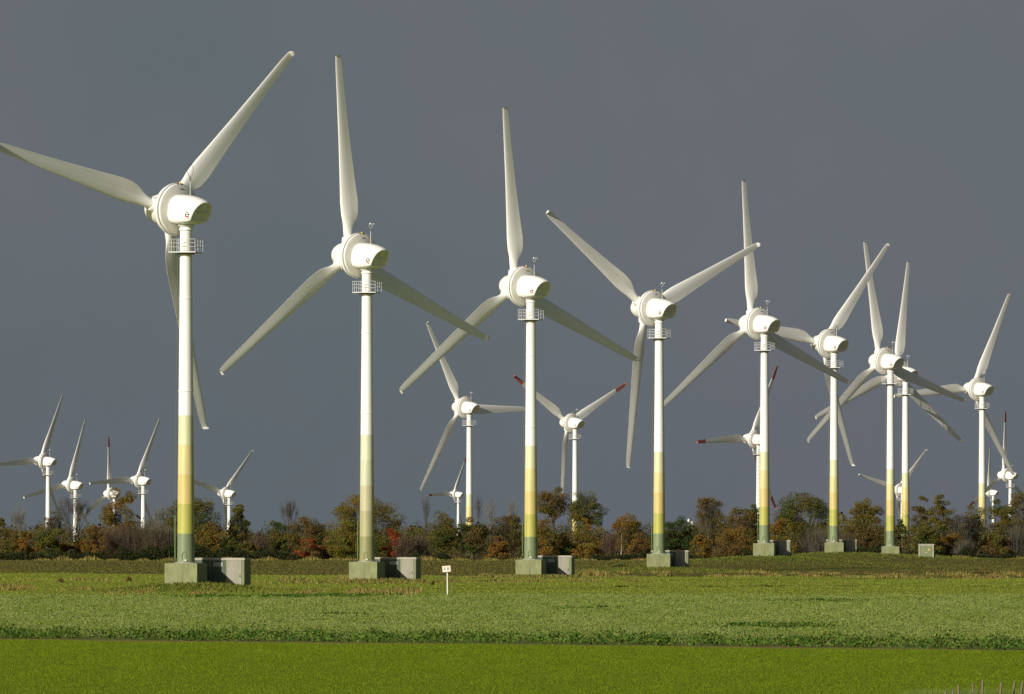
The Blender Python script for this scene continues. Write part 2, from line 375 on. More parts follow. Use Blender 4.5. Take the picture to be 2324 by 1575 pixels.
# ---------------------------------------------------------------- turbine meshes
RB = 21.0
def blade_mesh(redtip, name):
    mb = MB(); st = []
    rs = [1.0+0.4*k for k in range(41)] + [17.4, 17.45, 18, 18.6, 19.2, 19.8, 20.3, 20.6, 20.8, 20.9]
    def ch(r):
        pts = [(1, .9), (2.0, .92), (3.0, 1.25), (4.3, 1.95), (5.6, 2.1), (8, 1.85), (12, 1.45), (16, 1.12), (20, .86), (20.9, .6)]
        return float(np.interp(r, [p[0] for p in pts], [p[1] for p in pts]))
    def th(r): return float(np.interp(r, [1, 2, 3, 4.3, 6, 10, 16, 21], [.9, .9, .86, .70, .52, .34, .20, .10]))
    def tw(r): return float(np.interp(r, [1, 3, 5, 8, 12, 16, 21], [16, 16, 14, 9, 5, 2.5, 1]))
    n = 36
    rings = []
    for r in rs + ['w1', 'w2']:
        off = 0.0; rr = r
        if r == 'w1': rr = 21.0; off = 0.12
        if r == 'w2': rr = 21.05; off = 0.55
        c, t, a = (ch(min(rr, 20.9)), th(min(rr, 21)), R(tw(min(rr, 21))))
        if r == 'w1': c = .56
        if r == 'w2': c = .34; t = .05
        circ = max(0.0, min(1.0, (3.6-rr)/1.6))
        ring = []
        for i in range(n):
            q = 2*math.pi*i/n
            # chord coordinate -1..1 (LE=-1 on local -Y)
            cx_ = math.cos(q); ty = math.sin(q)
            shape = (1-circ)*(0.55-0.45*cx_) + circ   # thicker near the leading edge
            yy = c*0.5*cx_ + (1-circ)*c*0.18
            xx = t*0.5*ty*shape
            y2 = yy*math.cos(a) - xx*math.sin(a); x2 = yy*math.sin(a) + xx*math.cos(a)
            ring.append((x2+off*1.0, y2, rr if not isinstance(r, str) else rr))
        rings.append(ring)
    V = [p for rg in rings for p in rg]
    for k in range(len(rings)-1):
        m = 1 if (redtip and k >= 41) else 0
        mb.add([], [])
    fs = []; ms = []
    mb.v = V
    for k in range(len(rings)-1):
        m = 1 if (redtip and k >= 41) else 0
        for i in range(n):
            mb.f.append((k*n+i, k*n+(i+1) % n, (k+1)*n+(i+1) % n, (k+1)*n+i)); mb.m.append(m); mb.sm.append(True)
    mb.f.append(tuple((len(rings)-1)*n+i for i in range(n))); mb.m.append(1 if redtip else 0); mb.sm.append(False)
    me = mb.mesh(name, [M['white'], M['redtip']])
    import bmesh
    bm = bmesh.new(); bm.from_mesh(me); bmesh.ops.recalc_face_normals(bm, faces=bm.faces); bm.to_mesh(me); bm.free()
    return me
ME = {}
ME['blade'] = blade_mesh(False, 'blade'); ME['blade_red'] = blade_mesh(True, 'blade_red')
# spinner / hub body: local X axis, origin at generator rear plane, front = -X
mb = MB()
mb.rev([(-0.30, 2.28), (-0.32, 2.40), (-0.55, 2.40), (-0.85, 2.28), (-1.2, 1.98), (-1.6, 1.66), (-2.1, 1.46), (-2.7, 1.36), (-3.3, 1.22), (-3.8, .98), (-4.1, .66), (-4.25, .3), (-4.3, 0.001)], 64, 'X')
ME['spinner'] = mb.mesh('spinner', [M['white']], True)
def hubstub(alpha):   # cowling where a blade enters the hub
    mb = MB(); mb.rev([(0.6, 0.78), (1.75, 0.66), (1.95, 0.60), (1.95, 0.47)], 28, 'Z'); return mb
ME['stub'] = hubstub(0).mesh('blade_socket', [M['white']], True)
mb = MB()
mb.rev([(0.02, 0.6), (0.02, 2.16), (-0.04, 2.27), (-0.20, 2.32), (-0.22, 2.22)], 64, 'X', mats=[0, 0, 1, 1])
ME['generator'] = mb.mesh('generator', [M['ringface'], M['white']], True)
mb = MB(); mb.rev([(-0.20, 2.20), (-0.34, 2.20)], 64, 'X'); ME['gap'] = mb.mesh('ring_gap', [M['dark']], True)
mb = MB(); mb.box((0.03, 0.12, 1.86), (0.03, 0.42, 0.07)); ME['slot'] = mb.mesh('name_slot', [M['steel']])
# nacelle: X from -0.87+0.87.. local origin at generator rear plane (x=0) to tail x=3.75
NU = [0.0, 0.5, 1.0, 1.6, 2.2, 2.8, 3.2, 3.5]
def nprof(u):
    zt = float(np.interp(u, [0, .6, 1.4, 2.2, 3.0, 3.5], [1.33, 1.33, 1.26, 1.10, .80, .50]))
    zb = float(np.interp(u, [0, .4, .87, 1.5, 2.2, 3.5], [-1.30, -1.38, -1.44, -1.36, -1.26, -1.14]))
    wv = float(np.interp(u, [0, 1, 2, 3, 3.5], [1.42, 1.42, 1.34, 1.18, 1.06]))
    return zt, zb, wv
def npoint(u, th, inset=0.0):
    zt, zb, wv = nprof(min(u, 3.5))
    c, s_ = math.cos(th), math.sin(th)
    kk_ = (min(u, 3.5)/3.5)**1.5; nb_ = 3.2+6*kk_; e = 2/(2.3-.2*kk_) if s_ > 0 else 2/nb_
    zc = -0.28-0.34*kk_
    y_ = (wv-inset)*math.copysign(abs(c)**(2/(2.4-.2*kk_) if s_ > 0 else 2/(nb_+.4)), c)
    z_ = zc + (((zt-zc)-inset) if s_ > 0 else ((zc-zb)-inset))*math.copysign(abs(s_)**e, s_)
    return y_, z_
nn = 48
mb = MB(); rings = []
def ubk(u, z):          # slanted tail: top reaches further back than the bottom
    k = max(0.0, (u-2.2)/1.3)
    return u + k*(1.0*(z+1.14)/1.64 - 0.80)
for u in NU:
    rg = []
    for i in range(nn):
        y_, z_ = npoint(u, 2*math.pi*i/nn); rg.append((ubk(u, z_), y_, z_))
    rings.append(rg)
V = [p for rg in rings for p in rg]; mb.v = V
for k in range(len(rings)-1):
    for i in range(nn):
        mb.f.append((k*nn+i, k*nn+(i+1) % nn, (k+1)*nn+(i+1) % nn, (k+1)*nn+i)); mb.m.append(0); mb.sm.append(True)
# rim and recess
for ins, dx in ((0.05, 0.0), (0.06, -0.12)):
    rg = []
    for i in range(nn):
        y_, z_ = npoint(3.5, 2*math.pi*i/nn, ins); rg.append((ubk(3.5, z_)+dx, y_, z_))
    mb.v += rg
n0 = (len(rings)-1)*nn
for k in range(2):
    for i in range(nn):
        mb.f.append((n0+k*nn+i, n0+k*nn+(i+1) % nn, n0+(k+1)*nn+(i+1) % nn, n0+(k+1)*nn+i)); mb.m.append(0); mb.sm.append(False)
me = mb.mesh('nacelle', [M['white']])
import bmesh
bm = bmesh.new(); bm.from_mesh(me); bmesh.ops.recalc_face_normals(bm, faces=bm.faces); bm.to_mesh(me); bm.free()
ME['nacelle'] = me
mb = MB()
cap = [(ubk(3.5, npoint(3.5, 2*math.pi*i/nn, .05)[1])-0.115, *npoint(3.5, 2*math.pi*i/nn, .05)) for i in range(nn)]
mb.add(cap, [tuple(range(nn))], 0)
for z_ in (-.75, -.35, .05):                      # grille bars
    hw = 0.86*(max(0.05, 1-(max(0, z_+.62)/1.12)**2.1))**(1/2.2)
    mb.box((ubk(3.5, z_)-0.09, 0, z_), (0.05, 2*hw*0.9, 0.03), 1)
ME['tail_vent'] = mb.mesh('tail_vent', [M['vent'], M['vent']])
# emblem on the sun-side flank (local -Y)
def flank(u, z):
    zt, zb, wv = nprof(u); kk_ = (u/3.5)**1.5; zc = -0.28-0.34*kk_; nb_ = 3.2+6*kk_
    if z > zc: r_ = (z-zc)/(zt-zc); p, q = 2.3-.2*kk_, 2.4-.2*kk_
    else: r_ = (zc-z)/(zc-zb); p, q = nb_, nb_+.4
    s_ = min(1, r_**(p/2)); c_ = math.sqrt(max(0, 1-s_*s_))
    return -(wv*(c_**(2/q)))-0.012
mb = MB()
def patch(pts, m):
    n = len(pts); vs = []
    for (u, z) in pts: vs.append((u, flank(u, z), z))
    for (u, z) in pts: vs.append((u, flank(u, z)+0.02, z))
    mb.add(vs, [tuple(range(n))]+[(i, (i+1) % n, n+(i+1) % n, n+i) for i in range(n)], m)
eu, ez = 2.5, -0.62
def pp(l): return [(eu+a*.85, ez+b*.85) for a, b in l]
patch(pp([(-.14, .27), (.16, .27), (.20, .34), (-.10, .36)]), 0)
patch(pp([(-.27, .20), (-.16, .20), (-.13, -.10), (-.22, -.10)]), 0)
patch(pp([(.14, .18), (.26, .18), (.25, -.02), (.12, .02)]), 0)
patch(pp([(-.12, .14), (.10, .14), (.09, .06), (-.10, .08)]), 2)
patch(pp([(-.22, -.12), (-.10, -.02), (.06, -.10), (.20, -.06), (.18, -.18), (-.02, -.20), (-.20, -.20)]), 1)
patch(pp([(-.24, -.30), (-.10, -.28), (-.12, -.33), (-.24, -.34)]), 2)
patch(pp([(.02, -.28), (.24, -.28), (.22, -.33), (.02, -.33)]), 2)
ME['emblem'] = mb.mesh('emblem', [M['black'], M['red'], M['steel']])
# weather mast with anemometer cups and vane
mb = MB()
mb.bar((0, 0, -0.1), (0, 0, 1.55), 0.035, 0); mb.bar((0, 0, 1.25), (0, 0, 1.55), 0.06, 1)
mb.bar((0, 0, 1.5), (0.0, 0.34, 1.95), 0.025, 0); mb.bar((0, 0, 1.5), (0.0, -0.30, 1.90), 0.025, 0)
for q in range(3):
    t_ = q*2.094; c_ = (0.13*math.cos(t_), 0.34+0.13*math.sin(t_), 2.02)
    mb.bar((0, 0.34, 2.02), c_, 0.012, 1, 4); mb.bar((c_[0], c_[1], 1.98), (c_[0], c_[1], 2.06), 0.055, 2, 8)
mb.bar((0, 0.34, 1.93), (0, 0.34, 2.05), 0.03, 1)
mb.bar((-0.22, -0.30, 1.98), (0.25, -0.30, 1.98), 0.014, 1, 4); mb.box((0.24, -0.30, 2.02), (0.16, 0.015, 0.16), 2)
mb.bar((0, -0.30, 1.88), (0, -0.30, 2.0), 0.02, 1)
ME['mast'] = mb.mesh('weather_mast', [M['galv'], M['steel'], M['white']])
mb = MB(); mb.bar((0, 0, -0.1), (0, 0, 1.45), 0.035, 0); mb.bar((0, 0, 1.25), (0, 0, 1.62), 0.07, 1)
ME['mast_plain'] = mb.mesh('plain_mast', [M['galv'], M['steel']])
mb = MB()                                          # looped lightning guard on the first turbine's mast
pr = None
for q in range(17):
    t_ = 2*math.pi*q/16; p_ = (0, 0.34*math.sin(t_)*(1-0.25*math.cos(t_)), 2.55-0.60*math.cos(t_))
    if pr: mb.bar(pr, p_, 0.022, 0, 5)
    pr = p_
mb.bar((0, 0, 2.9), (0, -.06, 3.15), 0.02, 0, 5)
ME['guardloop'] = mb.mesh('lightning_guard', [M['steel']])
mb = MB(); mb.bar((0, 0, 0), (0, 0, .12), .10, 0, 10); mb.rev([(.12, .09), (.20, .075), (.25, .001)], 10, 'Z')
mb.box((0, .22, .03), (.12, .2, .08), 1); mb.box((0, -.22, .03), (.12, .2, .08), 1)
ME['beacon'] = mb.mesh('beacon', [M['yellow'], M['dark']])
# yaw collar
mb = MB(); mb.rev([(-1.38, .70), (-1.52, .70), (-1.52, .60), (-1.60, .52), (-1.70, .58), (-1.86, .62), (-1.92, .56), (-1.92, .50), (-2.05, .54), (-2.14, .54), (-2.14, .47)], 36, 'Z')
ME['collar'] = mb.mesh('yaw_collar', [M['white']], True)
def tower_mesh(H, bands, name, top_r=0.53, base_r=0.80):
    """H = height of hub above tower foot; the tube ends at the yaw collar"""
    mb = MB(); Ht = H-2.05; bh = 2.655
    zs = []
    if bands:
        zs = [(0, 4)]
        for k in range(1, 5): zs += [(bh*k, 4-k)]
        zs += [(bh*5, 5)]
    else: zs = [(0, 5)]
    cuts = []
    for k, (z0, m) in enumerate(zs):
        z1 = zs[k+1][0] if k+1 < len(zs) else Ht
        cuts.append((z0, z1, m))
    rad = lambda z: base_r + (top_r-base_r)*(z/Ht)**0.95
    for z0, z1, m in cuts:
        st = max(1, int((z1-z0)/3))
        for j in range(st):
            a = z0+(z1-z0)*j/st; b = z0+(z1-z0)*(j+1)/st
            mb.rev([(a, rad(a)), (b, rad(b))], 40, 'Z', mats=[m])
    for z in [0.06] + [Ht*q for q in (0.52, 0.80)]:       # flanges
        mb.rev([(z-.05, rad(z)+.001), (z-.05, rad(z)+.035), (z+.05, rad(z)+.035), (z+.05, rad(z)+.001)], 40, 'Z', mats=[4 if (bands and z < 1) else 5]*3)
    cols = (MB_B if bands == 'B' else MB_A)+[M['white']]
    return mb.mesh(name, cols, True), rad, Ht
def ladder_mesh(Ht, rad, H):
    mb = MB(); z1 = H-3.9
    d = 0.20
    for s_ in (-.17, .17):
        mb.bar((-rad(0)-d, s_, 0.1), (-rad(z1)-d, s_, z1), 0.022, 0, 4)
    k = 0.4
    while k < z1:
        r_ = rad(k)+d; mb.bar((-r_, -.17, k), (-r_, .17, k), 0.02, 0, 4); k += 0.30
    k = 1.0
    while k < z1:
        mb.bar((-rad(k)+.02, 0, k), (-rad(k)-d-.12, 0, k), 0.025, 0, 4)
        k += 0.6
    return mb.mesh('ladder', [M['steel']])
def platform_mesh(rz):
    mb = MB(); m4 = Matrix.Rotation(R(rz), 4, 'Z'); a = 1.22; b = 1.22
    oct_ = [(-a, -b), (a, -b), (a+.0, b), (-a, b)]
    mb.box((0, 0, -3.88), (2*a+.06, 2*b+.06, 0.09), 0, m4); mb.box((0, 0, -3.98), (1.3, 1.3, 0.12), 1, m4)
    return mb.mesh('platform', [M['galv'], M['steel']])
def railing_mesh(rz):
    mb = MB(); m4 = Matrix.Rotation(R(rz), 4, 'Z'); a = 1.22
    crn = [(-a, -a), (a, -a), (a, a), (-a, a)]
    for i in range(4):
        p, q = crn[i], crn[(i+1) % 4]
        for z in (-2.72, -3.06, -3.42):
            mb.bar(m4 @ Vector((*p, z)), m4 @ Vector((*q, z)), 0.021, 0, 5)
        for t in (0, 0.36, 0.68):
            x_, y_ = p[0]+(q[0]-p[0])*t, p[1]+(q[1]-p[1])*t
            mb.bar(m4 @ Vector((x_, y_, -3.85)), m4 @ Vector((x_, y_, -2.70)), 0.024, 0, 5)
    return mb.mesh('railing', [M['galv']])
ME['platform'] = platform_mesh(-14); ME['railing'] = railing_mesh(-14)
TW = {}
def get_tower(H, bands):
    key = (round(H, 2), bands)
    if key not in TW:
        me, rad, Ht = tower_mesh(H, bands, 'tower'); TW[key] = (me, ladder_mesh(Ht, rad, H), rad)
    return TW[key]
def block_mesh(w=3.05, h=BLK):
    mb = MB(); b = 0.05; a = w/2
    lv = [(-a, -0.8), (-a, h-b), (-a+b, h)]
    V = []
    for (x_, z_) in lv:
        q = -x_; V += [(-q, -q, z_), (q, -q, z_), (q, q, z_), (-q, q, z_)]
    fs = []
    for k in range(2):
        for i in range(4): fs.append((k*4+i, k*4+(i+1) % 4, (k+1)*4+(i+1) % 4, (k+1)*4+i))
    mb.add(V, fs, 0); mb.add(V[8:], [(0, 1, 2, 3)], 1)
    # grout ring at the tower foot
    mb.rev([(h, 1.05), (h+.08, .98), (h+.08, .7)], 32, 'Z', mats=[1, 1])
    return mb.mesh('foundation', [M['concrete'], M['concrete_top']])
ME['block'] = block_mesh()
mb = MB(); mb.box((0, -.03, .17), (.16, .10, .12), 0); ME['jbox'] = mb.mesh('junction_box', [M['white']])
mb = MB(); mb.box((0, 0, 0), (0.10, 0.34, 3.9), 0); ME['guard'] = mb.mesh('climb_guard', [M['guard']])
mb = MB()
a = [(-.2, 0), (.2, 0), (.2, .5), (0, .78), (-.2, .5)]
for i in range(len(a)-1):
    p, q = a[i], a[i+1]
    if i == 0: continue
    mb.bar((p[0], 0, p[1]), (q[0], 0, q[1]), .02, 0, 5)
mb.bar((-.2, 0, .5), (-.2, 0, 0), .02, 0, 5)
ME['doorframe'] = mb.mesh('door_outline', [M['guard']])

def turbine(xd, s, hub_y, base_z, th0, yaw, label, bands=None, red=False, block=None, detail=2, name='wind_turbine', bscale=1.0, group=None, loop=False):
    X, Y = P(xd, s)
    zh = HC-(hub_y-HZ)/s
    H = zh-base_z
    t = empty(name, (X, Y, base_z), label, 'wind turbine', group)
    tm, lm, rad = get_tower(round(H, 2), bands)
    link('tower', tm, t)
    ray = math.degrees(math.atan2(X, Y))
    gam = R(yaw-90-ray)
    head = Matrix.Translation((0, 0, H)) @ Matrix.Rotation(gam, 4, 'Z')
    off = Matrix.Translation((-0.87, 0, 0))
    tilt = Matrix.Rotation(R(3.0), 4, 'Y')
    nac = link('nacelle', ME['nacelle'], t, mtx=head @ off)
    link('tail_vent', ME['tail_vent'], nac)
    if detail > 0: link('emblem', ME['emblem'], nac)
    if detail > 0: link('weather_mast', ME['mast_plain' if loop else 'mast'], nac, loc=(1.35, 0.1, 1.28))
    if loop: link('lightning_guard', ME['guardloop'], nac, loc=(1.35, 0.1, 1.28-.35))
    gen = link('generator', ME['generator'], t, mtx=head @ off @ tilt)
    link('ring_gap', ME['gap'], gen)
    if detail > 0:
        link('nameplate', ME['slot'], gen); link('beacon', ME['beacon'], gen, loc=(-0.1, 0, 2.28))
    spn = link('spinner', ME['spinner'], t, mtx=head @ off @ tilt)
    for k in range(3):
        a_ = R(th0+120*k-90)
        m4 = head @ off @ tilt @ Matrix.Translation((-2.05, 0, 0)) @ Matrix.Rotation(a_, 4, 'X') @ Matrix.Scale(bscale, 4)
        b = link('blade', ME['blade_red' if red else 'blade'], t, mtx=m4)
        if red: b['label'] = 'white blade with red tip'
        link('blade_socket', ME['stub'], b)
    link('yaw_collar', ME['collar'], t, loc=(0, 0, H))
    pf = link('platform', ME['platform'], t, loc=(0, 0, H)); link('railing', ME['railing'], pf)
    if detail > 1:
        link('ladder', lm, t)
        if block is not None:
            link('climb_guard', ME['guard'], t, loc=(-rad(0)-.17, -.1, 2.3))
            link('junction_box', ME['jbox'], t, loc=(0.0, -rad(0)-.02, 0.08))
            link('door_outline', ME['doorframe'], t, loc=(-.12, -rad(0)+.01, 0.3))
    if block is not None:
        link('foundation', ME['block'], t, loc=(0, 0, -BLK), rot=(0, 0, R(-block)))
    return t

NL = ['tallest turbine, leftmost of the big row, looped guard on its mast, green footed',
      'second turbine of the big row, tower bands in pale grey green, one blade upright',
      'third turbine of the big row, nearest right of the small white sign',
      'fourth turbine of the big row, with one blade hanging straight down',
      'fifth turbine of the big row, in front of a small red tipped turbine',
      'sixth turbine of the big row, banded tower on a mound beside a dark kiosk',
      'seventh turbine, banded tower on a plain block without kiosk, left of the tower pair',
      'banded turbine close behind and just right of the seventh, foot hidden in the hedge',
      'rightmost banded turbine, its foot behind red brown bushes near the right edge']
HUBS = [475, 580, 650, 700, 735, 780, 820, 848, 883]
kmeshes = {}
def kiosk(xd, s, zb, rot, ul, ur, label):
    """low transformer house: body, roof slab, door panels; stands behind and right of the foundation block"""
    X, Y = P(xd, s); v0 = 3.15; D = 2.1; Hk = 2.75; z0 = -0.2
    t = empty('transformer_kiosk', (X, Y, zb), label, 'transformer kiosk', 'transformer kiosks behind the turbine feet', R(-rot))
    W = ur-ul; cx = (ul+ur)/2; cy = v0+D/2
    top = BLK+0.42
    mb = MB(); mb.box((cx, cy, (top-.14-1.6)/2), (W-.12, D-.12, top-.14+1.6), 0)
    link('body', mb.mesh('kiosk_body', [M['kiosk']]), t)
    mb = MB(); mb.box((cx, cy, top-.08), (W, D, .16), 0); mb.box((cx, cy, top+.02), (W-.25, D-.25, .05), 0)
    link('roof', mb.mesh('kiosk_roof', [M['kiosk_cap']]), t)
    n = 3; dw = (W-.5)/n
    for k in range(n):
        mb = MB(); xk = ul+.25+dw*(k+.5)
        mb.box((xk, v0+.045, top/2-.62), (dw-.12, .03, top+.95), 0)
        mb.box((xk, v0+.02, top-.55), (dw*.55, .03, .34), 1) if k < n-1 else None
        for j in range(4 if k < n-1 else 0): mb.box((xk, v0+.0, top-.67+j*.08), (dw*.5, .02, .03), 0)
        d_ = link('door_panel', mb.mesh('door_panel', [M['kiosk_door'] if k == n-1 else M['kiosk_shaded'], M['galv'] if k == 1 else M['kiosk_shaded']]), t)
        if k == n-1: d_['label'] = 'beige grey door panel'
        mb = MB(); mb.box((xk+dw*.36, v0+.0, .7), (.05, .07, .28), 0); link('door_handle', mb.mesh('door_handle', [M['steel']]), d_)
    return t
KL = ['largest transformer kiosk, behind the foot of the tallest turbine on the left',
      'transformer kiosk behind the foot of the second turbine, left of the small white sign',
      'transformer kiosk behind the foot of the third turbine, right of the small white sign',
      'transformer kiosk behind the foot of the fourth turbine, a strip of its door in sun',
      'transformer kiosk on the mound behind the foot of the fifth turbine',
      'smallest transformer kiosk, behind the foot of the sixth turbine']
ki = 0
for i, (xd, s, _, by, th0, yaw, brot, kk, bd) in enumerate(TUR):
    bz = HC-(by-HZ)/s
    turbine(xd, s, HUBS[i], bz, th0, yaw, NL[i], bands=bd, block=brot, detail=2, group='banded wind turbines of the near row', loop=(i == 0), bscale=(0.975 if i == 0 else 1.0))
    if kk:
        kiosk(xd, s, bz-BLK, brot, kk[0], kk[1], KL[ki]); ki += 1

FAR = [ # xd, scale, huby, angle, yaw, red, label, bands
 (1065, 10.5, 925, 120, 41, False, 'white turbine left of the third big tower, yellow lower bands just above the hedge', 'A', 1),
 (1305, 9.3, 960, 28, 41, True, 'red tipped turbine between the third and fourth big towers', 'A', 1),
 (1722, 8.9, 997, 63, 50, True, 'red tipped turbine half hidden behind the tower of the fifth big turbine', None, 1),
 (109, 8.0, 1047, 64, 52, False, 'leftmost small white turbine, its left blade nearly level', None, 1),
 (171, 7.5, 1101, 71, 50, False, 'small white turbine behind the spreading bare willow, second from the left', None, 1),
 (259, 6.1, 1121, 93, 46, True, 'small red tipped turbine peeping over the golden oak on the left', None, 0),
 (325, 7.5, 1091, 63, 48, False, 'small white turbine just left of the tallest tower, above the mauve bushes', None, 1),
 (520, 6.5, 1120, 46, 48, False, 'small white turbine just right of the tallest tower, beside a narrow tree', None, 1),
 (1040, 4.8, 1122, 62, 55, True, 'tiny red tipped turbine left of the yellow banded mid tower', None, 0),
 (2048, 6.2, 1112, 45, 46, False, 'distant turbine almost hidden behind the banded tower pair', None, 0),
 (2293, 6.9, 1079, 91, 52, True, 'distant turbine at the right edge with a red tipped blade upright', None, 1),
 (2254, 4.9, 1118, 90, 54, False, 'tiny distant turbine over the hedge just right of the rightmost banded tower', None, 0),
]
for xd, s, hy, th0, yaw, red, lb, bd, dt in FAR:
    X, Y = P(xd, s)
    zb = float(g(X, Y))
    if bd: zb = HC-(hy-HZ)/s-32.0
    turbine(xd, s, hy, zb, th0, yaw, lb, bands=bd, red=red, block=(4 if bd else None), detail=dt, group='white wind turbines beyond the hedge')

# ---------------------------------------------------------------- small things
# grey-green switch cabinet at right
s = 14.0; X, Y = P(2102, s); zc = HC-(1274-HZ)/s
t = empty('switch_cabinet', (X, Y, zc), 'grey green switch cabinet with a yellow warning sticker, before the hedge at right', 'switch cabinet', None, R(-9))
mb = MB(); mb.box((0, 1.1, 1.2), (2.5, 2.2, 3.0), 0); link('body', mb.mesh('cabinet_body', [M['kiosk']]), t)
mb = MB(); mb.box((0, 1.1, 2.76), (2.66, 2.36, .12), 0); link('roof', mb.mesh('cabinet_roof', [M['kiosk_cap']]), t)
mb = MB(); mb.box((-1.13, -.02, 1.25), (.18, .05, 2.85), 0); mb.box((1.13, -.02, 1.25), (.18, .05, 2.85), 0); mb.box((0, -.02, 2.6), (2.08, .05, .14), 0)
link('door_frame', mb.mesh('cabinet_frame', [M['kiosk_cap']]), t)
mb = MB(); mb.box((0, -.02, 1.15), (1.9, .06, 2.66), 0); mb.box((0, -.045, 1.15), (.03, .03, 2.6), 1)
d_ = link('door', mb.mesh('cabinet_door', [M['kiosk'], M['dark']]), t)
mb = MB(); mb.add([(.25, -.07, 1.75), (.62, -.07, 1.75), (.435, -.07, 2.1)], [(0, 1, 2)], 0); mb.add([(.41, -.075, 1.82), (.46, -.075, 1.82), (.45, -.075, 2.0)], [(0, 1, 2)], 1)
link('warning_sticker', mb.mesh('warning_sticker', [M['yellow'], M['black']]), d_)
mb = MB(); mb.box((.02, -.08, 1.42), (.22, .05, .12), 0); link('handle', mb.mesh('cabinet_handle', [M['galv']]), d_)

# marker sign with the number
s = 27.0; X, Y = P(1015, s); z0 = float(g(X, Y)); zt = HC-(1284-HZ)/s
t = empty('marker_sign', (X, Y, z0), 'small white marker sign on a thin post, standing alone behind the crop', 'sign')
Hs = zt-z0
mb = MB(); mb.bar((0.03, 0.02, -0.3), (0, 0.02, Hs-.05), .055, 0, 8, .045)
link('post', mb.mesh('sign_post', [M['white']]), t)
MR = mat('sign_red_edge', (0.40, 0.16, 0.08), 0.5); MW = mat('sign_white', (0.85, 0.80, 0.72), 0.4)
mb = MB(); rr = Matrix.Translation((-.06, -.05, Hs-.26)) @ Matrix.Rotation(R(-5), 4, 'Y')
mb.box((0, 0, 0), (.74, .03, .56), 1, rr); mb.box((0, -.022, 0), (.66, .02, .48), 0, rr)
bd_ = link('board', mb.mesh('sign_board', [MW, MR]), t)
for ch_, ox in (('4', -.17), ('8', .13)):
    fc = bpy.data.curves.new('digit', 'FONT'); fc.body = ch_; fc.size = .46; fc.align_x = 'CENTER'; fc.align_y = 'CENTER'; fc.extrude = .003
    fo = bpy.data.objects.new('digit_tmp', fc); C.objects.link(fo)
    bpy.context.view_layer.update()
    dg = bpy.context.evaluated_depsgraph_get(); me = bpy.data.meshes.new_from_object(fo.evaluated_get(dg)); bpy.data.objects.remove(fo)
    me.materials.clear(); me.materials.append(M['steel'])
    link('digit', me, bd_, mtx=rr @ Matrix.Translation((ox, -.036, 0)) @ Matrix.Rotation(R(90), 4, 'X'))

# split-paling fence at the bottom right
M['wood'] = mat('weathered_wood', (0.21, 0.17, 0.11), 0.85, col2=(0.12, 0.095, 0.055), vscale=6, stretch=(1, 1, .15))
t = empty('paling_fence', (10.2, 199, 0), 'old paling fence of thin leaning stakes in the bottom right corner', 'fence')
src = [(590, 1095, 0), (860, 1065, 5), (990, 1050, 1), (1100, 965, 0), (1370, 920, 0), (1550, 860, 1), (1900, 900, 6), (2150, 890, 8), (2300, 885, 9)]
stk = []
for k, (zx, zy, ln) in enumerate(src):
    xdp = (2700+zx/6.25)/1.3219; ydp = (1900+zy/6.25)/1.3219
    Yk = 196+k*0.5; sk = F/Yk
    stk.append(((xdp-CX)/sk, Yk, HC-(ydp-HZ)/sk, ln))
for k in range(9):
    stk.append((stk[8][0]+.26*(k+1)+random.Random(k).uniform(-.05, .05), 200+.5*k+.5, 1.12+random.Random(k+5).uniform(-.06, .08), 4+random.Random(k).uniform(-4, 5)))
for (sx, sy, sz, ln) in stk:
    mb = MB(); lx = -math.tan(R(ln))*sz
    mb.bar((lx, 0, -.2), (0, 0, sz-.06), .038, 0, 6, .032); mb.bar((0, 0, sz-.06), (0.004, 0, sz), .032, 0, 6, .006)
    link('stake', mb.mesh('stake', [M['wood']]), t, loc=(sx-10.2, sy-199, 0))
mb = MB()
for zz in (.35, .75):
    for a_, b_ in zip(stk[:-1], stk[1:]):
        mb.bar((a_[0]-10.2, a_[1]-199, min(zz, a_[2]-.1)), (b_[0]-10.2, b_[1]-199, min(zz, b_[2]-.1)), .008, 0, 4)
link('binding_wire', mb.mesh('binding_wire', [M['galv']]), t)
M['drygrass'] = mat('dry_fence_grass', (0.165, 0.22, 0.035), 0.85, col2=(0.15, 0.205, 0.03), vscale=1, island=.25, transl=.25, coord='World')
n = 22000; x = rng.uniform(9.4, 16, n); y = 203.5+rng.uniform(0, 1, n)*3+.35*(x-9.4)
ht = np.interp(x, [9.4, 10.2, 10.9, 11.3, 16], [.2, .4, .68, .85, .85])
tag(link('fence_grass', npmesh('fence_grass', blades(x, y, ht*rng.uniform(.55, 1.0, n), .035, .12), 3, [M['drygrass']])),
    'tall greyish grass grown up through the paling fence in the corner', 'grass', kind='stuff')

# distant white silo between the trees
X, Y = (1568-CX)*3000/F, 3000.0; zt = HC-(1177-HZ)*3000/F
t = empty('farm_silo', (X, Y, 0), 'tiny distant white silo top showing over the dark evergreen', 'silo')
mb = MB(); mb.rev([(0, .5), (zt-.4, .5)], 20, 'Z'); mb.rev([(zt-.4, .5), (zt, .001)], 20, 'Z')
link('tower', mb.mesh('silo_tower', [M['white_dirty']]), t, loc=(-.9, 0, 0))
mb = MB(); mb.box((.5, 0, (zt-1.0)/2), (1.0, 1.2, zt-1.0), 0); link('annex', mb.mesh('silo_annex', [M['galv']]), t)

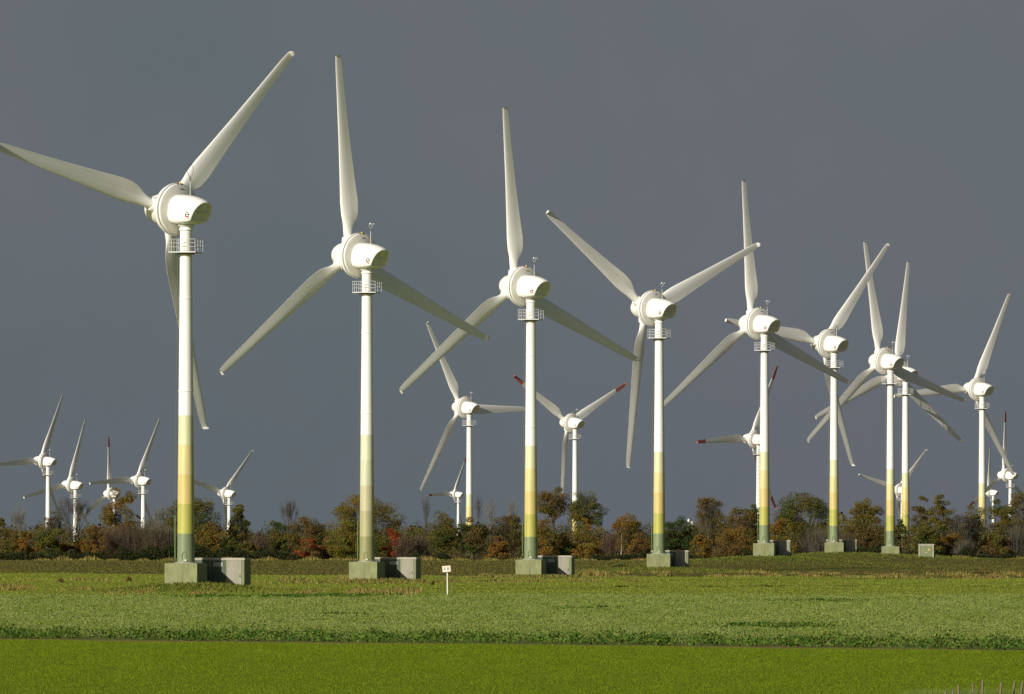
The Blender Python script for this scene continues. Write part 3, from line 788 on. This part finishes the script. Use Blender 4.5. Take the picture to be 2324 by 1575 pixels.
# ---------------------------------------------------------------- trees
def leafm(nm, a, b, isl=0.38, hue=0.014):
    return mat(nm, a, 0.7, col2=b, vscale=0.45, island=isl, hue=hue, transl=0.2, spec=0.05)
LF = {
 'green': leafm('dark_green_leaves', (0.050, 0.075, 0.016), (0.085, 0.10, 0.022)),
 'olive': leafm('olive_leaves', (0.105, 0.105, 0.022), (0.15, 0.11, 0.025)),
 'gold': leafm('golden_leaves', (0.20, 0.13, 0.022), (0.13, 0.12, 0.025)),
 'orange': leafm('orange_leaves', (0.24, 0.115, 0.022), (0.16, 0.12, 0.025)),
 'rust': leafm('rust_brown_leaves', (0.16, 0.092, 0.032), (0.115, 0.09, 0.03)),
 'red': leafm('red_leaves', (0.34, 0.055, 0.012), (0.24, 0.06, 0.018)),
 'mauve': leafm('mauve_brown_twigs', (0.125, 0.085, 0.06), (0.09, 0.075, 0.045), 0.35),
 'grey': leafm('grey_twigs', (0.13, 0.12, 0.095), (0.10, 0.095, 0.07), 0.35),
 'yellow': leafm('yellow_green_leaves', (0.19, 0.17, 0.025), (0.12, 0.13, 0.025)),
 'spruce': leafm('evergreen_needles', (0.035, 0.06, 0.018), (0.055, 0.08, 0.022), .35, .015),
}
M['bark'] = mat('bark', (0.10, 0.085, 0.06), 0.9, col2=(0.06, 0.05, 0.04), vscale=2)
M['bark_pale'] = mat('pale_bark', (0.22, 0.20, 0.15), 0.9, col2=(0.12, 0.11, 0.09), vscale=2)
M['birch'] = mat('birch_bark', (0.62, 0.58, 0.48), 0.8, col2=(0.4, 0.37, 0.3), vscale=3)
def branches(rnd, mb, p, d, ln, r, lv, maxlv, twig, upw=0.25, spread=0.6, tips=None):
    q = p + d*ln
    mb.bar(p, q, r, 0, 5 if lv < 2 else 3, r*0.62)
    if lv >= maxlv:
        if tips is not None: tips.append(q)
        for _ in range(twig):
            dd = (d+Vector((rnd.gauss(0, .5), rnd.gauss(0, .5), rnd.gauss(.15, .4)))).normalized()
            mb.bar(p+d*ln*rnd.uniform(.2, 1), q+dd*ln*rnd.uniform(.5, 1.1), .022, 0, 3, .010)
        return
    n = 3 if lv < 2 else rnd.choice((2, 3))
    for k in range(n):
        dd = (d+Vector((rnd.gauss(0, spread), rnd.gauss(0, spread), upw*rnd.uniform(.2, 1)))).normalized()
        branches(rnd, mb, p+d*ln*rnd.uniform(.55, 1.0), dd, ln*rnd.uniform(.62, .82), r*0.58, lv+1, maxlv, twig, upw, spread, tips)
def crown_leaves(rnd, rg, c, rad, nc, per, size, z_lo=None, shape='round', thin=1.0):
    """clumps of leaf quads spread over an uneven crown; c centre, rad (rx,ry,rz)"""
    P_ = []
    rx, ry, rz = rad
    cl = []
    for k in range(nc):
        for _ in range(30):
            a = rg.normal(size=3); a /= np.linalg.norm(a); a *= rg.uniform(.15, 1)**0.45
            if shape == 'cone':
                hgt = (a[2]+1)/2; a[:2] *= (1-hgt)*0.62+.45
            elif shape == 'shrub':
                a[2] = abs(a[2])*2-1 if rg.uniform() < .5 else a[2]
            break
        lump = 1+0.14*noise.noise((c[0]+a[0]*2.1, c[1]+a[1]*2.1, c[2]+a[2]*2.1))*2
        cc = np.array([c[0]+a[0]*rx*lump*.97, c[1]+a[1]*ry*lump*.97, c[2]+a[2]*rz*lump*.93])
        cr = rg.uniform(.16, .34)*min(rx, rz)*(0.75 if shape == 'cone' else 1.0)+.18
        m = int(per*rg.uniform(.6, 1.3)*thin)
        dv = rg.normal(size=(m, 3)); dv /= np.linalg.norm(dv, axis=1)[:, None]; dv *= (rg.uniform(.25, 1, m)**.5)[:, None]
        dv[:, 2] *= .7
        P_.append(cc[None]+dv*cr)
    pts = np.concatenate(P_)
    if z_lo is not None: pts = pts[pts[:, 2] > z_lo]
    return leaves(pts[:, 0], pts[:, 1], pts[:, 2], rg.uniform(.5, 1.3, len(pts))*size, 1.35)
def twigs(rg, x, y, z, n, hw, h, r=.02):
    """upright fan of fine bare twigs -> separate slivers"""
    bx = x+rg.normal(size=n)*hw*.42; by = y+rg.normal(size=n)*hw*.42
    b0_ = rg.uniform(0, .55, n)*h; ln = rg.uniform(.25, .55, n)*h
    dx = (bx-x)/hw*.35+rg.normal(size=n)*.18; dy = (by-y)/hw*.35+rg.normal(size=n)*.18
    env = np.sqrt(np.clip(1-((bx-x)/hw)**2*.6, .2, 1))
    v = np.empty((n, 3, 3)); a = rg.uniform(0, np.pi, n)
    z0 = z+b0_*env; z1 = np.minimum(z0+ln*env, z+h*env*rg.uniform(.85, 1.05, n))
    v[:, 0] = np.stack([bx-np.cos(a)*r, by-np.sin(a)*r, z0], 1); v[:, 1] = np.stack([bx+np.cos(a)*r, by+np.sin(a)*r, z0], 1)
    v[:, 2] = np.stack([bx+dx*ln, by+dy*ln, z1], 1)
    return v.reshape(-1, 3)
tcount = [0]
def tree(xd, top, hwd, kind, cols, label, Y=None, cb=None, dens=1.0, base=None):
    """xd/top/hwd measured columns/rows; Y real distance; cb crown-bottom fraction of height"""
    tcount[0] += 1; sd = 1000+tcount[0]; rnd = random.Random(sd); rg = np.random.default_rng(sd)
    Y = Y or 1285+rnd.uniform(-4, 30)
    X = (xd-CX)*Y/F; z0 = float(g(X, Y)); H = HC-(top-HZ)*Y/F-z0; hw = hwd*Y/F*({'bare': 1.0, 'round': 1.22}.get(kind, 1.14)); H *= 1.12 if kind in ('shrub', 'twigshrub') else 1.03
    small = kind in ('shrub', 'twigshrub')
    cat = 'shrub' if small else 'tree'
    nm = {'round': 'broadleaf_tree', 'bare': 'bare_tree', 'sparse': 'thinning_tree', 'shrub': 'shrub', 'twigshrub': 'twiggy_shrub', 'spruce': 'evergreen_tree', 'narrow': 'narrow_tree'}[kind]
    t = empty(nm, (X, Y, z0), label, cat, 'trees and shrubs of the hedge')
    o = Vector((0, 0, 0))
    c1 = LF[cols[0]]; c2 = LF[cols[1] if len(cols) > 1 else cols[0]]
    if kind == 'bare':
        mb = MB(); th = H*.22
        mb.bar((0, 0, -.3), (0, 0, th), .05+H*.012, 0, 7, .04+H*.009)
        link('trunk', mb.mesh('trunk', [M['bark']]), t)
        mb = MB()
        for k in range(6):
            a = k*1.05+rnd.uniform(-.3, .3); sp = hw/H*1.5
            d = Vector((math.cos(a)*sp, math.sin(a)*sp*.8, 1)).normalized()
            branches(rnd, mb, Vector((0, 0, th*rnd.uniform(.7, 1.0))), d, H*.30, .04+H*.006, 1, 4, (5 if hwd > 18 else 2), .35, .34)
        zz = max(p[2] for p in mb.v); k_ = (H-th)/(zz-th); xx = max(abs(p[0]) for p in mb.v); kx = min(1.4, hw/xx)
        mb.v = [(p[0]*kx, p[1]*kx, th+(p[2]-th)*k_ if p[2] > th else p[2]) for p in mb.v]
        link('branches', mb.mesh('branches', [M['bark_pale'] if cols[0] == 'grey' else M['bark']]), t)
        return t
    cbf = cb if cb is not None else {'round': .10, 'sparse': .16, 'narrow': .05, 'spruce': .03, 'shrub': .0, 'twigshrub': 0}[kind]
    # trunk and limbs
    mb = MB(); th = H*(max(cbf, .12)+.12)
    if small:
        for k in range(6):
            a = k*1.05; mb.bar((0, 0, -.2), (math.cos(a)*hw*.4, math.sin(a)*hw*.4, H*.6), .05, 0, 4, .02)
        link('stems', mb.mesh('stems', [M['bark']]), t)
    else:
        lean = rnd.uniform(-.06, .06)
        mb.bar((0, 0, -.3), (lean*th, 0, th), .07+H*.016, 0, 7, .05+H*.011)
        if kind != 'spruce':
            for k in range(5):
                a = k*1.26+rnd.uniform(-.3, .3)
                branches(rnd, mb, Vector((lean*th, 0, th*rnd.uniform(.8, 1))), Vector((math.cos(a)*.6*hw/H*2, math.sin(a)*.5, 1)).normalized(), H*.24, .04+H*.005, 1, 3, 2, .3, .4)
        else: mb.bar((0, 0, th), (0, 0, H*.93), .1, 0, 6, .03)
        zz = max(p[2] for p in mb.v)
        if zz > H*.97: mb.v = [(p[0], p[1], p[2]*H*.97/zz) for p in mb.v]
        link('trunk', mb.mesh('trunk', [M['bark']]), t)
    zlo = H*cbf
    zc, rz = (zlo+H)/2, (H-zlo)/2
    if kind in ('shrub', 'twigshrub'): zc, rz = H*.42, H*.58; hw *= 1.12
    area = hw*rz
    size = .155
    if kind == 'spruce':
        nc = int(30+area*2.2); V1 = crown_leaves(rnd, rg, (0, 0, zc), (hw, hw, rz), nc, 200*dens, size*.85, 0.05, 'cone')
    elif kind == 'twigshrub':
        nc = int(10+area*1.8); V1 = crown_leaves(rnd, rg, (0, 0, zc*.8), (hw, hw*.9, rz*.9), nc, 130*dens, size*.85, 0.0, 'shrub')
    else:
        nc = int((34 if kind == 'narrow' else 22)+area*3.0); per = {'round': 230, 'sparse': 90, 'narrow': 200, 'shrub': 230}[kind]*dens
        V1 = crown_leaves(rnd, rg, (0, 0, zc), (hw, hw*.85, rz), nc, per, size, 0.02 if small else zlo*.8, 'shrub' if small else 'round')
    # split between two leaf colours by a smooth field so that patches differ
    q = V1.reshape(-1, 4, 3); cen = q.mean(1)
    fld = np.array([noise.noise((p[0]*.35+sd, p[1]*.35, p[2]*.35)) for p in cen]) + rg.normal(size=len(cen))*.12
    thr = 0.0 if len(cols) > 1 else -9
    me = npmesh('crown', V1, 4, [c1, c2], (fld > thr).astype(int) if len(cols) > 1 else np.zeros(len(cen), int))
    link('crown', me, t)
    if kind in ('twigshrub', 'sparse'):
        n = int((1100 if kind == 'twigshrub' else 420)*max(1, area/8))
        tw_ = twigs(rg, 0, 0, 0 if small else zlo*.8, n, hw, H-(0 if small else zlo*.8), .022)
        link('twigs', npmesh('twigs', tw_, 3, [LF['mauve'] if 'mauve' in cols else LF['grey']]), t)
    return t
TREES = [
 (2, 1172, 15, 'round', ('green', 'olive'), 'dark green tree cut by the left edge'),
 (24, 1204, 24, 'shrub', ('rust', 'olive'), 'rust coloured shrub at the far left under the small bare tree'),
 (43, 1138, 24, 'bare', ('grey',), 'small grey bare tree near the left edge'),
 (56, 1208, 24, 'shrub', ('orange', 'olive'), 'orange tinged shrub right of the small bare tree at far left'),
 (82, 1201, 20, 'sparse', ('olive', 'grey'), 'thin greyish tree just left of the leftmost small turbine'),
 (122, 1152, 17, 'sparse', ('rust', 'grey'), 'thin brown tree touching the leftmost small turbine tower on its right'),
 (112, 1195, 22, 'shrub', ('yellow', 'green'), 'yellow green bush at the foot of the leftmost small turbine'),
 (168, 1116, 48, 'bare', ('olive',), 'wide spreading bare willow in front of the second small turbine'),
 (150, 1226, 26, 'shrub', ('olive', 'orange'), 'low olive bush under the bare willow'),
 (190, 1222, 24, 'shrub', ('orange', 'green'), 'low orange and green bush right of the bare willow foot'),
 (216, 1199, 22, 'shrub', ('orange', 'rust'), 'orange bush between the bare willow and the golden oak'),
 (272, 1114, 34, 'round', ('gold', 'orange'), 'golden oak standing before the small red tipped turbine on the left'),
 (248, 1188, 26, 'twigshrub', ('mauve', 'rust'), 'first mauve brown bush from the left, under the golden oak'),
 (286, 1184, 28, 'twigshrub', ('mauve', 'rust'), 'mauve brown bush under the right side of the golden oak'),
 (322, 1186, 28, 'twigshrub', ('mauve', 'green'), 'mauve brown bush in front of the small turbine left of the tallest tower'),
 (355, 1188, 26, 'twigshrub', ('mauve', 'green'), 'mauve brown bush below the thin bare tree left of the tallest tower'),
 (386, 1190, 22, 'twigshrub', ('rust', 'olive'), 'rust brown bush touching the left side of the tallest tower'),
 (358, 1140, 18, 'bare', ('grey',), 'thin bare tree behind the mauve bushes left of the tallest tower'),
 (432, 1128, 52, 'round', ('olive', 'green'), 'broad olive green tree behind the tallest tower'),
 (470, 1200, 34, 'shrub', ('orange', 'olive'), 'orange and olive bush just right of the tallest tower foot'),
 (515, 1222, 30, 'shrub', ('green', 'olive'), 'dark green bush above the largest kiosk'),
 (543, 1140, 21, 'narrow', ('olive', 'green'), 'tall narrow tree right of the small turbine beside the tallest tower'),
 (565, 1228, 16, 'shrub', ('rust', 'olive'), 'low brown bush at the foot of the tall narrow tree'),
 (590, 1202, 20, 'twigshrub', ('grey', 'mauve'), 'grey leafless bush in the gap right of the tall narrow tree'),
 (633, 1182, 28, 'round', ('green', 'olive'), 'rounded dark green tree left below the fan shaped bare tree'),
 (656, 1124, 27, 'bare', ('mauve',), 'fan shaped bare tree between the first and second big towers'),
 (697, 1176, 40, 'round', ('olive', 'rust'), 'mixed olive and rust tree right below the fan shaped bare tree'),
 (702, 1228, 22, 'shrub', ('rust', 'red'), 'low reddish bush at the foot of the mixed olive and rust tree'),
 (745, 1222, 20, 'shrub', ('rust', 'olive'), 'low rust bush left of the large oak behind the second tower'),
 (828, 1124, 66, 'round', ('gold', 'olive'), 'large gold and olive oak behind the second tower'),
 (778, 1190, 30, 'shrub', ('yellow', 'gold'), 'yellow green bush under the left side of the large oak'),
 (850, 1216, 26, 'shrub', ('green', 'olive'), 'dark green bush just right of the second tower foot'),
 (890, 1203, 19, 'shrub', ('red',), 'bright red bush right of the large oak'),
 (918, 1210, 22, 'twigshrub', ('mauve', 'rust'), 'pinkish brown bush right of the bright red bush'),
 (948, 1210, 24, 'twigshrub', ('rust', 'mauve'), 'rosy brown bush above the small white sign'),
 (966, 1112, 14, 'bare', ('mauve',), 'slender bare tree left of the tiny red tipped turbine'),
 (1003, 1165, 32, 'round', ('olive', 'green'), 'rounded olive tree left of the tiny red tipped turbine tower'),
 (1072, 1178, 34, 'round', ('green', 'rust'), 'dark tree hiding the foot of the yellow banded mid tower'),
 (1086, 1112, 14, 'bare', ('mauve',), 'slender bare tree just right of the yellow banded mid tower'),
 (1112, 1118, 18, 'bare', ('grey',), 'second slender bare tree right of the yellow banded mid tower'),
 (1130, 1164, 26, 'sparse', ('rust', 'grey'), 'thin brown tree left of the third big tower'),
 (1128, 1224, 20, 'shrub', ('orange', 'rust'), 'orange bush left of the third tower foot'),
 (1162, 1106, 16, 'bare', ('grey',), 'thin bare tree just left of the third big tower'),
 (1164, 1168, 26, 'round', ('rust', 'olive'), 'brown olive tree close to the left side of the third big tower'),
 (1254, 1106, 34, 'round', ('rust', 'olive'), 'high crowned brown oak just right of the third big tower'),
 (1236, 1192, 28, 'shrub', ('orange', 'olive'), 'orange bush at the right of the third tower foot'),
 (1284, 1208, 26, 'shrub', ('green', 'rust'), 'green bush between the third kiosk and the red tipped turbine tower'),
 (1330, 1118, 36, 'round', ('olive', 'green'), 'dark olive tree crossing the tower of the mid red tipped turbine'),
 (1342, 1184, 34, 'shrub', ('olive', 'orange'), 'mixed bush under the dark olive tree right of the mid red tipped turbine'),
 (1326, 1234, 28, 'shrub', ('yellow', 'orange'), 'low yellow bush at the foot of the mid red tipped turbine'),
 (1384, 1205, 20, 'twigshrub', ('mauve', 'rust'), 'mauve bush left of the pointed orange tree'),
 (1424, 1166, 30, 'round', ('orange', 'gold'), 'pointed orange tree left of the fourth big tower'),
 (1452, 1216, 22, 'shrub', ('orange', 'rust'), 'orange brown bush between the pointed orange tree and the fourth tower'),
 (1545, 1170, 42, 'spruce', ('spruce',), 'broad dark evergreen just right of the fourth big tower'),
 (1518, 1182, 24, 'spruce', ('spruce', 'green'), 'smaller evergreen touching the right side of the fourth big tower'),
 (1606, 1116, 26, 'sparse', ('rust', 'olive'), 'tall thin crowned oak right of the dark evergreen'),
 (1622, 1146, 42, 'round', ('rust', 'olive'), 'broad brown tree below the tall thin crowned oak'),
 (1592, 1218, 24, 'shrub', ('olive', 'orange'), 'olive bush at the left foot of the broad brown tree'),
 (1680, 1150, 38, 'round', ('olive', 'rust'), 'rounded olive tree left of the fifth big tower'),
 (1716, 1140, 22, 'round', ('olive', 'green'), 'olive tree directly behind the fifth big tower'),
 (1668, 1206, 34, 'shrub', ('rust', 'orange'), 'rust red bush under the rounded olive tree left of the fifth tower'),
 (1768, 1182, 30, 'shrub', ('gold', 'orange'), 'golden yellow bush right of the fifth tower'),
 (1826, 1113, 54, 'round', ('olive', 'green'), 'big wide oak between the fifth and sixth big towers'),
 (1852, 1194, 36, 'twigshrub', ('rust', 'olive'), 'dark brown bush under the big wide oak left of the sixth tower'),
 (1920, 1202, 26, 'twigshrub', ('rust', 'mauve'), 'reddish bush right of the sixth tower foot'),
 (1965, 1126, 26, 'round', ('gold', 'olive'), 'peaked tree left of the seventh big tower'),
 (1962, 1166, 44, 'round', ('rust', 'olive'), 'wide brown tree below the peaked tree, left of the seventh tower'),
 (2039, 1178, 14, 'shrub', ('green', 'rust'), 'dark narrow bush between the banded tower pair'),
 (2092, 1126, 20, 'narrow', ('olive', 'rust'), 'left one of two slim olive trees above the switch cabinet'),
 (2136, 1120, 24, 'narrow', ('olive', 'gold'), 'right one of two slim olive trees above the switch cabinet'),
 (2110, 1186, 30, 'shrub', ('olive', 'green'), 'dark olive bush directly behind the switch cabinet'),
 (2152, 1208, 26, 'shrub', ('rust', 'orange'), 'orange brown bush right of the switch cabinet'),
 (2176, 1156, 24, 'sparse', ('olive', 'grey'), 'thin grey green tree between the slim trees and the rightmost banded tower'),
 (2190, 1222, 24, 'twigshrub', ('grey', 'olive'), 'greyish bush in the gap left of the rightmost banded tower'),
 (2212, 1140, 22, 'sparse', ('olive', 'green'), 'half bare olive tree touching the left of the rightmost banded tower'),
 (2270, 1140, 30, 'round', ('green', 'olive'), 'dark green tree behind the tiny turbine at right'),
 (2318, 1124, 34, 'round', ('rust', 'olive'), 'tall brown tree cut by the right edge'),
 (2262, 1206, 30, 'shrub', ('rust', 'olive'), 'red brown bush hiding the foot of the rightmost banded tower'),
 (2306, 1188, 36, 'twigshrub', ('rust', 'olive'), 'large red brown bush at the bottom of the right edge trees'),
]
CB = {828: .22, 432: .22, 1254: .5, 1330: .38, 1826: .2, 1606: .45, 1965: .5}
for e_ in TREES:
    tree(*e_, cb=CB.get(e_[0]), Y=(1268+abs(hash(e_[0]*7)) % 9 if e_[3] in ('shrub', 'twigshrub') else None))
# slim birch stem by the orange tree
Y = 1266.0; X = (1409-CX)*Y/F
t = empty('birch_stem', (X, Y, float(g(X, Y))), 'slim pale birch stem in front of the pointed orange tree', 'tree')
mb = MB(); mb.bar((0, 0, -.2), (.15, 0, 3.0), .09, 0, 6, .04); mb.bar((.15, 0, 3.0), (.1, .1, 4.6), .04, 0, 5, .015); link('trunk', mb.mesh('birch_trunk', [M['birch']]), t)
rg = np.random.default_rng(5)
link('twigs', npmesh('birch_twigs', twigs(rg, 0, 0, 1.5, 160, 1.2, 3.6, .018), 3, [LF['rust']]), t)
# tangled undergrowth closing the foot of the hedge
rg = np.random.default_rng(11)
n = 230000; x = rg.uniform(-125, 125, n); y = rg.uniform(1292, 1345, n)
hh = np.array([5.0+2.6*noise.noise((a*.10, 1.7, b*.03))+2.4*noise.noise((a*.42, 4.2, b*.05))+1.2*noise.noise((a*1.3, 1.2, b*.3)) for a, b in zip(x, y)])
z = g(x, y)+rg.uniform(0, 1, n)**.9*np.clip(hh, .8, 8)
V = leaves(x, y, z, rg.uniform(.12, .24, n), 1.5)
cen = V.reshape(-1, 4, 3).mean(1)
fl = np.array([noise.noise((p[0]*.16, p[1]*.1, p[2]*.5)) for p in cen])+rg.normal(size=n)*.1
mi = np.digitize(fl, [-.12, .12, .28])
tag(link('undergrowth', npmesh('undergrowth', V, 4, [LF['green'], LF['mauve'], LF['rust'], LF['olive']], mi)),
    'tangled dark undergrowth along the foot of the whole hedge', 'undergrowth', kind='stuff')

# leaf band added before the hedge foot, its shade painted as near-black leaves
M['foot_shade'] = mat('foot_shade_leaf_colour', (0.018, 0.028, 0.009), 0.8, col2=(0.038, 0.038, 0.014), vscale=.4, island=.4, hue=.02, spec=0.05)
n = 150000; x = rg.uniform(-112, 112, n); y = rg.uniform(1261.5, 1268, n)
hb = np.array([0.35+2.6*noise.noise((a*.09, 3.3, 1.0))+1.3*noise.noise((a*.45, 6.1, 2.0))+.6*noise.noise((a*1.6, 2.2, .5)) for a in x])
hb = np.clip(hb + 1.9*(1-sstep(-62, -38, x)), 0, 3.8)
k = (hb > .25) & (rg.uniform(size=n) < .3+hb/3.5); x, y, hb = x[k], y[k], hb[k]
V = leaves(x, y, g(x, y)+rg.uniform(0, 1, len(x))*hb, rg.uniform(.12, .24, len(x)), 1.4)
tag(link('shade_leaves', npmesh('shade_leaves', V, 4, [M['foot_shade']])),
    'low leaves added and coloured near black for the shade along the front foot of the hedge', 'shade_leaves', kind='stuff')
# far off belt of woodland that closes the horizon
n = 60000; x = rg.uniform(-420, 420, n); y = rg.uniform(2300, 2380, n)
hh = np.clip(np.array([4.2+6*noise.noise((a*.025, 8.7, 0))+5*noise.noise((a*.12, 2.2, 0))+2*noise.noise((a*.6, 5.2, 0)) for a in x]), .5, 12)
V = leaves(x, y, g(x, y)+rg.uniform(0, 1, n)**.8*hh, rg.uniform(.5, 1.1, n), 1.4)
tag(link('distant_woodland', npmesh('distant_woodland', V, 4, [LF['mauve'], LF['olive']], (rg.uniform(size=n) > .5).astype(int))),
    'low dark belt of distant woodland along the horizon behind the hedge', 'woodland', kind='stuff')

def weedplant(xd, yd, hd, wd, label, m, n):
    Y = 85800.0/(yd-HZ); Xp = (xd-CX)*Y/F; H = hd*Y/F; W = wd*Y/F
    for _ in range(20):
        z = float(g(Xp, Y)); Y += ((HC-z)*F/(yd-HZ)-Y)*.5; Xp = (xd-CX)*Y/F
    r_ = np.random.default_rng(int(xd)); pv = r_.normal(size=(n, 3)); pv /= np.linalg.norm(pv, axis=1)[:, None]; pv *= (r_.uniform(.1, 1, n)**.5)[:, None]
    V = leaves(pv[:, 0]*W/2, pv[:, 1]*W/2, np.abs(pv[:, 2])*H, r_.uniform(.08, .18, n), 1.6)
    t = empty('weed_clump', (Xp, Y, float(g(Xp, Y))), label, 'weeds')
    link('leaves', npmesh('weed_leaves', V, 4, [m]), t)
    mb = MB()
    for k in range(5): mb.bar((0, 0, -.1), (math.cos(k*1.25)*W*.25, math.sin(k*1.25)*W*.25, H*.7), .02, 0, 4, .008)
    link('stems', mb.mesh('weed_stems', [M['bark']]), t)
weedplant(1405, 1292, 11, 34, 'low dark bush alone on the stubble between the third and fourth turbines', LF['green'], 900)
weedplant(832, 1320.5, 18, 18, 'green weed growing against the block of the second turbine', LF['green'], 260)
weedplant(138, 1322, 10, 14, 'small rusty weed clump on the drain line far left', LF['rust'], 160)
weedplant(292, 1320, 12, 14, 'small rusty weed clump on the drain line left of the first block', LF['rust'], 200)
weedplant(982, 1327, 7, 10, 'small tuft just left of the white marker sign', LF['olive'], 120)
